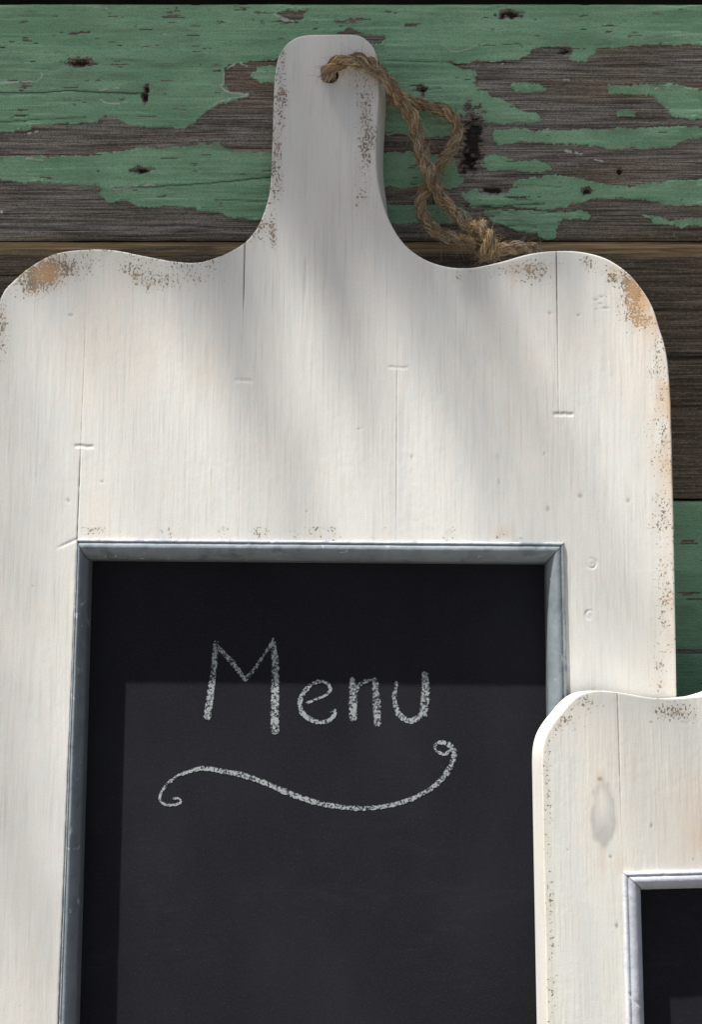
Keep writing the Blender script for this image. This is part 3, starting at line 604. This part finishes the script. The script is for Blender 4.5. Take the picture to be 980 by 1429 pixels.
def small_features(u, v, d, h, at):
    G = lambda *a: gauss(u, v, *a)
    w = 0.60*np.exp(-((d-8)/8)**2)*(u < 800)*(v > 1000)*(0.3+1.2*fbm(u/10, v/30, 4, 3))+0.6*G(820, 978, 18, 12)+0.6*G(945, 992, 22, 16)+0.55*G(920, 995, 14, 14)+0.45*G(800, 1010, 20, 18)+0.22*np.exp(-d/8)
    w += 0.5*G(965, 1000, 30, 20)+0.3*G(845, 990, 60, 16)
    at['wear'][:] = np.clip(w, 0, 1.2)
    dk = np.sqrt(((u-843)/18)**2+((v-1138)/44)**2)+0.25*(fbm(u/9, v/16, 6, 3)-0.5)*2
    hole_ = gauss(u, v, 841, 1118, 9, 22)
    at['grey'][:] = np.clip((0.40*(1-sm(0.65, 1.15, dk))+0.35*np.exp(-((dk-0.85)/0.18)**2)+0.2*sm(1120, 1170, v)*(1-sm(0.6, 1.0, dk)))*(1-0.9*hole_)+0.45*G(843, 1172, 7, 14)+0.15*G(850, 980, 80, 18), 0, 0.75)
    at['tan'][:] = np.clip(0.34*G(838, 1086, 6, 9)+0.22*G(840, 1195, 5, 26)+0.22*G(975, 1120, 34, 60)+0.18*np.exp(-d/6)*(u < 800)+0.22*G(975, 1170, 14, 22)+0.22*G(866, 1205, 8, 12), 0, 0.6)
    at['dark'][:] = np.maximum(at['dark'], 0.45*sm(0.4, 0.9, G(838, 1087, 5, 5)))
    for a in ((853, 1196, 3, 3, 1.6), (910, 1152, 2.5, 5, 1.8), (862, 1292, 3, 7, 2.0), (968, 1199, 2, 2, 1.2), (793, 1186, 2, 2, 1.2), (778, 1362, 3, 1.5, 1.2), (909, 1007, 3, 2, 1)): dent(u, v, h, at, *a, dark=0.55)
small_field = make_field(SMALL, SPX, small_features)
s_seams = [SMALL.loc(865.5, 1060)[0], SMALL.loc(1000, 1100)[0], SMALL.loc(1150, 1100)[0]]
sb_ = [spoly[:, 0].min()-2*SPX]+s_seams+[spoly[:, 0].max()+2*SPX]
yf = SMALL.loc(870, 1440)[1]; yt = spoly[:, 1].max()+3*SPX
for i in range(4):
    a, b = sb_[i], sb_[i+1]; st = 1.4*SPX if i < 2 else 5*SPX
    ex = [a+0.7*SPX, b-0.7*SPX]; xs = np.arange(a, b, st); xs = np.sort(np.concatenate([xs[(xs > a+1.2*SPX) & (xs < b-1.2*SPX)], [a, b], ex])); y0_ = 0.0 if i in (0, 3) else SMALL.loc(1000, 1240)[1]; ys = axis(y0_, yt, max(yf, y0_), yt, 1.4*SPX if i < 2 else 4*SPX, 14*SPX)
    S0 = sdf_grid(spoly, xs, ys, 3*SPX); X, Y = np.meshgrid(xs, ys)
    S = np.minimum(np.minimum(S0, s_open(X, Y, s_open_q)+1.2*SPX), np.hypot(X-shole[0], Y-shole[1])-10*SPX)
    def hf(x, y, i=i, a=a, b=b):
        d, _ = segdist(spoly, x, y, True); h, at = small_field(x, y, d); u, v = SMALL.pix(x, y)
        r = 0.9*SPX; k = np.clip(d, 0, r); h = h-(r-np.sqrt(np.maximum(r*r-(r-k)**2, 0)))*0.7
        for e, j in ((a, i-1), (b, i)):
            if 0 <= j <= 2:
                s_ = (0.26*(1-sm(1090, 1150, v))*(0.5+0.8*vn(v/8, v*0, 5))+0.04); q = np.exp(-(np.abs(x-e)/(0.7*SPX))**2)*s_; h = h-q*2.5*SPX; at['dark'] = np.maximum(at['dark'], np.clip(q*1.1, 0, 0.8))
        return h, at
    relief_slab('stave', xs, ys, S, hf, TS, M_WHITE2, small)
rail(SMALL, (s_seams[0], s_seams[2]), sb+SPX, SPX, TS, M_WHITE2, small)
quad_strips(SMALL, s_o, s_i, RS, PROF, M_BLUE2, small, SPX)
panel(SMALL, s_i, RS, small, 0.004)

# ------------------------------------------------------------------ the jute twine through the handle hole
def wpt(u, v, y):                                  # picture point at depth y in front of the wall
    t = DW+y; return np.array([(u-PU)/F*t, y, HC+(PV-v)/F*t])
YF = BIG.o[1]+BIG.ev[1]*hole[1]                    # depth of the board face at the hole
PR = U*0.96
def frames(P):
    T = np.gradient(P, axis=0); T /= np.linalg.norm(T, axis=1)[:, None]
    n = np.cross(T[0], [0.3, 1, 0.2]); n /= np.linalg.norm(n); N = [n]
    for i in range(1, len(P)):
        n = N[-1]-T[i]*np.dot(N[-1], T[i]); N.append(n/np.linalg.norm(n))
    N = np.array(N); return T, N, np.cross(T, N)
def tube(P, r, seed=0, seg=9):
    T, N, B = frames(P); n = len(P); a = np.linspace(0, 2*math.pi, seg, endpoint=False)
    i = np.arange(n); rr = np.broadcast_to(r, n)[:, None]*(0.84+0.36*fbm(i[:, None]/5.0, a[None, :]*1.2+i[:, None]*0.12, seed, 2))
    V = P[:, None]+rr[..., None]*(np.cos(a)[None, :, None]*N[:, None]+np.sin(a)[None, :, None]*B[:, None])
    idx = np.arange(n*seg).reshape(n, seg); nx = np.roll(idx, -1, 1)
    q = np.stack([idx[:-1].ravel(), nx[:-1].ravel(), nx[1:].ravel(), idx[1:].ravel()], 1)
    return V.reshape(-1, 3), q
twine_o = wpt(676, 352, -0.05)
tw = empty('jute_twine', Matrix.Translation(Vector(twine_o)), 'frayed brown jute twine looped through the handle hole and knotted above the shoulder', 'twine')
surf = []
def strand(name, pts, rad=10.5, plies=2, pitch=34, seed=0):
    P = spline([wpt(*p) for p in pts], 14)
    L = np.concatenate([[0], np.cumsum(np.linalg.norm(np.diff(P, axis=0), axis=1))]); n = int(L[-1]/(1.6*PR))
    q = np.linspace(0, L[-1], n); P = np.stack([np.interp(q, L, P[:, k]) for k in range(3)], 1)
    for _ in range(3): P[1:-1] = (P[:-2]+2*P[1:-1]+P[2:])/4
    T, N, B = frames(P); allV, allq, base, tint = [], [], 0, []
    for k in range(plies):
        ph = 2*math.pi*(q/(pitch*PR)+k/plies)+3.0*(fbm(q/(40*PR), q*0, seed, 2)-0.5)
        off = rad*PR*0.46
        C = P+off*(np.cos(ph)[:, None]*N+np.sin(ph)[:, None]*B)
        V, f = tube(C, rad*PR*0.49*(0.9+0.25*fbm(q/(18*PR), q*0+k, seed+3, 2)), seed+k, 10)
        tint.append(np.full(len(V), 0.15)); allV.append(V); allq.append(f+base); base += len(V); surf.append((C, rad*PR*0.56))
        Tc, Nc, Bc = frames(C)
        for m in range(20):                            # single fibres laid along the ply
            an = 2*math.pi*(m/20-q/(70*PR))+2.6*(fbm(q/(22*PR), q*0+m*3.1, seed+k, 2)-0.5)*2
            rr = rad*PR*0.56*(0.62+0.80*fbm(q/(14*PR), q*0+m*1.7, seed+9+k, 2))
            Cf = C+rr[:, None]*(np.cos(an)[:, None]*Nc+np.sin(an)[:, None]*Bc)
            V, f = tube(Cf, rad*PR*0.075, seed+m, 4); tint.append(np.full(len(V), random.random())); allV.append(V); allq.append(f+base); base += len(V)
    return mesh_obj(name, np.concatenate(allV)-twine_o, [np.concatenate(allq)], M_JUTE, tw, {'tint': np.concatenate(tint)})
yf = YF
strand('strand', [(470, 118, yf+0.017), (463, 113, yf+0.008), (457, 104, yf-0.001), (462, 94, yf-0.0052), (478, 86, yf-0.0058), (500, 84, yf-0.0055), (522, 94, yf-0.005), (541, 115, yf-0.003), (562, 142, -0.019), (577, 168, -0.017), (584, 195, -0.0155), (592, 222, -0.016), (604, 250, -0.017), (615, 272, -0.0125), (632, 294, -0.012), (652, 314, -0.014), (668, 330, -0.018), (682, 338, -0.022)], 9.6, 2, 52, 1)
strand('strand', [(478, 122, -0.004), (520, 130, -0.0045), (560, 140, -0.0050), (592, 147, -0.0065), (618, 154, -0.0085), (636, 168, -0.010), (638, 188, -0.010), (630, 208, -0.010), (616, 228, -0.010), (603, 248, -0.0085), (592, 270, -0.0105), (588, 292, -0.0125), (597, 312, -0.014), (618, 328, -0.016), (645, 336, -0.018), (668, 341, -0.022)], 8.6, 2, 48, 5)
kn = []                                            # the knot: the twine wound once and a half round itself
for k in range(15):
    a = k/14*3.6*math.pi; kn.append((676+15*math.sin(a)*0.55+(k-7)*0.9+7*math.cos(a), 338+22*math.sin(a)-2, -0.024-0.0072*math.cos(a)))
strand('knot', kn, 8.5, 2, 34, 9)
strand('tail', [(680, 338, -0.021), (700, 348, -0.023), (718, 346, -0.022), (735, 345, -0.022), (752, 352, -0.016)], 8.5, 2, 34, 12)
fv, fq, base = [], [], 0
for C, r in surf:
    for i in range(0, len(C)):
        for rep in range(3):
            if random.random() > 0.8: continue
            d = np.random.randn(3); d /= np.linalg.norm(d); t = C[min(i+2, len(C)-1)]-C[max(i-2, 0)]; t /= np.linalg.norm(t)+1e-9
            d = d-t*np.dot(d, t); d /= np.linalg.norm(d)+1e-9
            ln = PR*(4+abs(np.random.randn())*8)*(2.2 if random.random() < 0.06 else 1); p0 = C[i]+d*r*0.9; sgn = random.choice((-1, 1))
            curl = np.random.randn(3)*0.35
            pts = [p0+(t*sgn*0.8+d*0.55+curl*s)*ln*s+np.array([0, 0, -0.25])*ln*s*s for s in (0, 0.35, 0.7, 1.0)]
            sd = np.cross(pts[-1]-pts[0], [0.2, 1, 0.1]); sd = sd/(np.linalg.norm(sd)+1e-9); sd2 = np.cross(sd, pts[-1]-pts[0]); sd2 /= np.linalg.norm(sd2)+1e-9
            for s, p in enumerate(pts):
                w = PR*0.32*(1-s*0.22)
                fv += [p+sd*w, p-sd*w*0.5+sd2*w*0.87, p-sd*w*0.5-sd2*w*0.87]
            for s in range(3):
                for e in range(3): fq.append((base+s*3+e, base+s*3+(e+1) % 3, base+s*3+3+(e+1) % 3, base+s*3+3+e))
            base += 12
fz = mesh_obj('fibre_fuzz', np.array(fv)-twine_o, [np.array(fq)], M_JUTE, tw, {'tint': np.repeat(np.random.rand(len(fv)//12), 12)}); fz['kind'] = 'stuff'

# ------------------------------------------------------------------ unseen leafy bough, added with leaves placed to dapple the sun
M_LEAF = mat_plain('bough leaf', (0.045, 0.10, 0.03), (0.08, 0.15, 0.045), 30); M_STEM = mat_plain('bough bark', (0.10, 0.075, 0.05), (0.17, 0.13, 0.09), 60)
vo = BIG.o+SUN*2.2
shade_root = empty('added_shade_bough', Matrix.Translation(Vector((vo[0], -0.02, 2.2))), 'leafy green bough added out of view to shade both chalkboards', 'bough')
lv = np.array([(0, -1, 0), (0.42, -0.55, 0.06), (0.62, 0.05, 0.08), (0.36, 0.55, 0.03), (0, 1, -0.1), (-0.36, 0.55, 0.03), (-0.62, 0.05, 0.08), (-0.42, -0.55, 0.06), (0, 0, -0.05)])
leaf_me = None
spots = []                                         # shaded place on the board, leaf half length (units), distance towards the sun
for k, v in enumerate(np.arange(-330, 410, 74)):
    for u in np.arange(-190+(k % 2)*34, 1120, 68):
        if v > 395-150*sm(640, 800, u): continue
        spots.append((u+random.gauss(0, 10), v+random.gauss(0, 12), random.uniform(86, 104), random.uniform(2.4, 2.9)))
def shade(u0, u1, v0, v1, cover, size=58, l0=3.7, l1=4.4):
    st = size*math.sqrt(1.6/cover); nu = max(1, round((u1-u0)/(st*0.8))); nv = max(1, round((v1-v0)/(st*1.25)))
    for i in range(nu):
        for j in range(nv): spots.append((u0+(i+0.5+random.uniform(-.25, .25)+0.25*(j % 2))*(u1-u0)/nu, v0+(j+0.5+random.uniform(-.25, .25))*(v1-v0)/nv, size*random.uniform(0.85, 1.15), random.uniform(l0, l1)))
shade(-90, 110, 380, 1500, 0.36); shade(590, 745, 410, 620, 0.32, 50); shade(335, 400, 450, 740, 0.30, 46); shade(110, 780, 600, 790, 0.14); shade(820, 960, 720, 990, 0.30); shade(815, 1020, 930, 1190, 0.42, 54, 3.0, 3.6); shade(860, 1020, 1190, 1500, 0.2)
attach = []
for u, v, size, dist in spots:
    l = BIG.loc(u, v); p = BIG.o+BIG.eu*l[0]+BIG.ev*l[1]+SUN*dist
    sc_ = size*PX
    if leaf_me is None:
        o = mesh_obj('shade_leaf', lv, [np.array([[8, i, (i+1) % 8] for i in range(8)])], M_LEAF, shade_root); leaf_me = o.data
    else: o = link(bpy.data.objects.new('shade_leaf', leaf_me), shade_root)
    o.location = Vector(p)-shade_root.location; o.scale = (sc_,)*3
    o.rotation_euler = (math.radians(82)+random.gauss(0, 0.2), random.uniform(-3.1, 3.1), random.gauss(0, 0.2))
    attach.append(p)
V, Q, base = [], [], 0
spine = spline([(vo[0]-0.55, -0.05, 2.4), (vo[0]-0.25, -0.055, 2.62), (vo[0]+0.0, -0.05, 2.7), (vo[0]+0.25, -0.055, 2.68), (vo[0]+0.5, -0.05, 2.85)], 12)
a, b = tube(spine, 0.006, 3, 8); V.append(a); Q.append(b); base = len(a)
for p in attach:
    s0 = spine[np.argmin(np.linalg.norm(spine-p, axis=1))]; mid = (s0+p)/2+np.array([0, -0.02, 0.03])
    a, b = tube(spline([s0, mid, p], 4), 0.0012, 4, 5); V.append(a); Q.append(b+base); base += len(a)
mesh_obj('shade_branch', np.concatenate(V)-np.array(shade_root.location), [np.concatenate(Q)], M_STEM, shade_root)
bpy.context.view_layer.update()
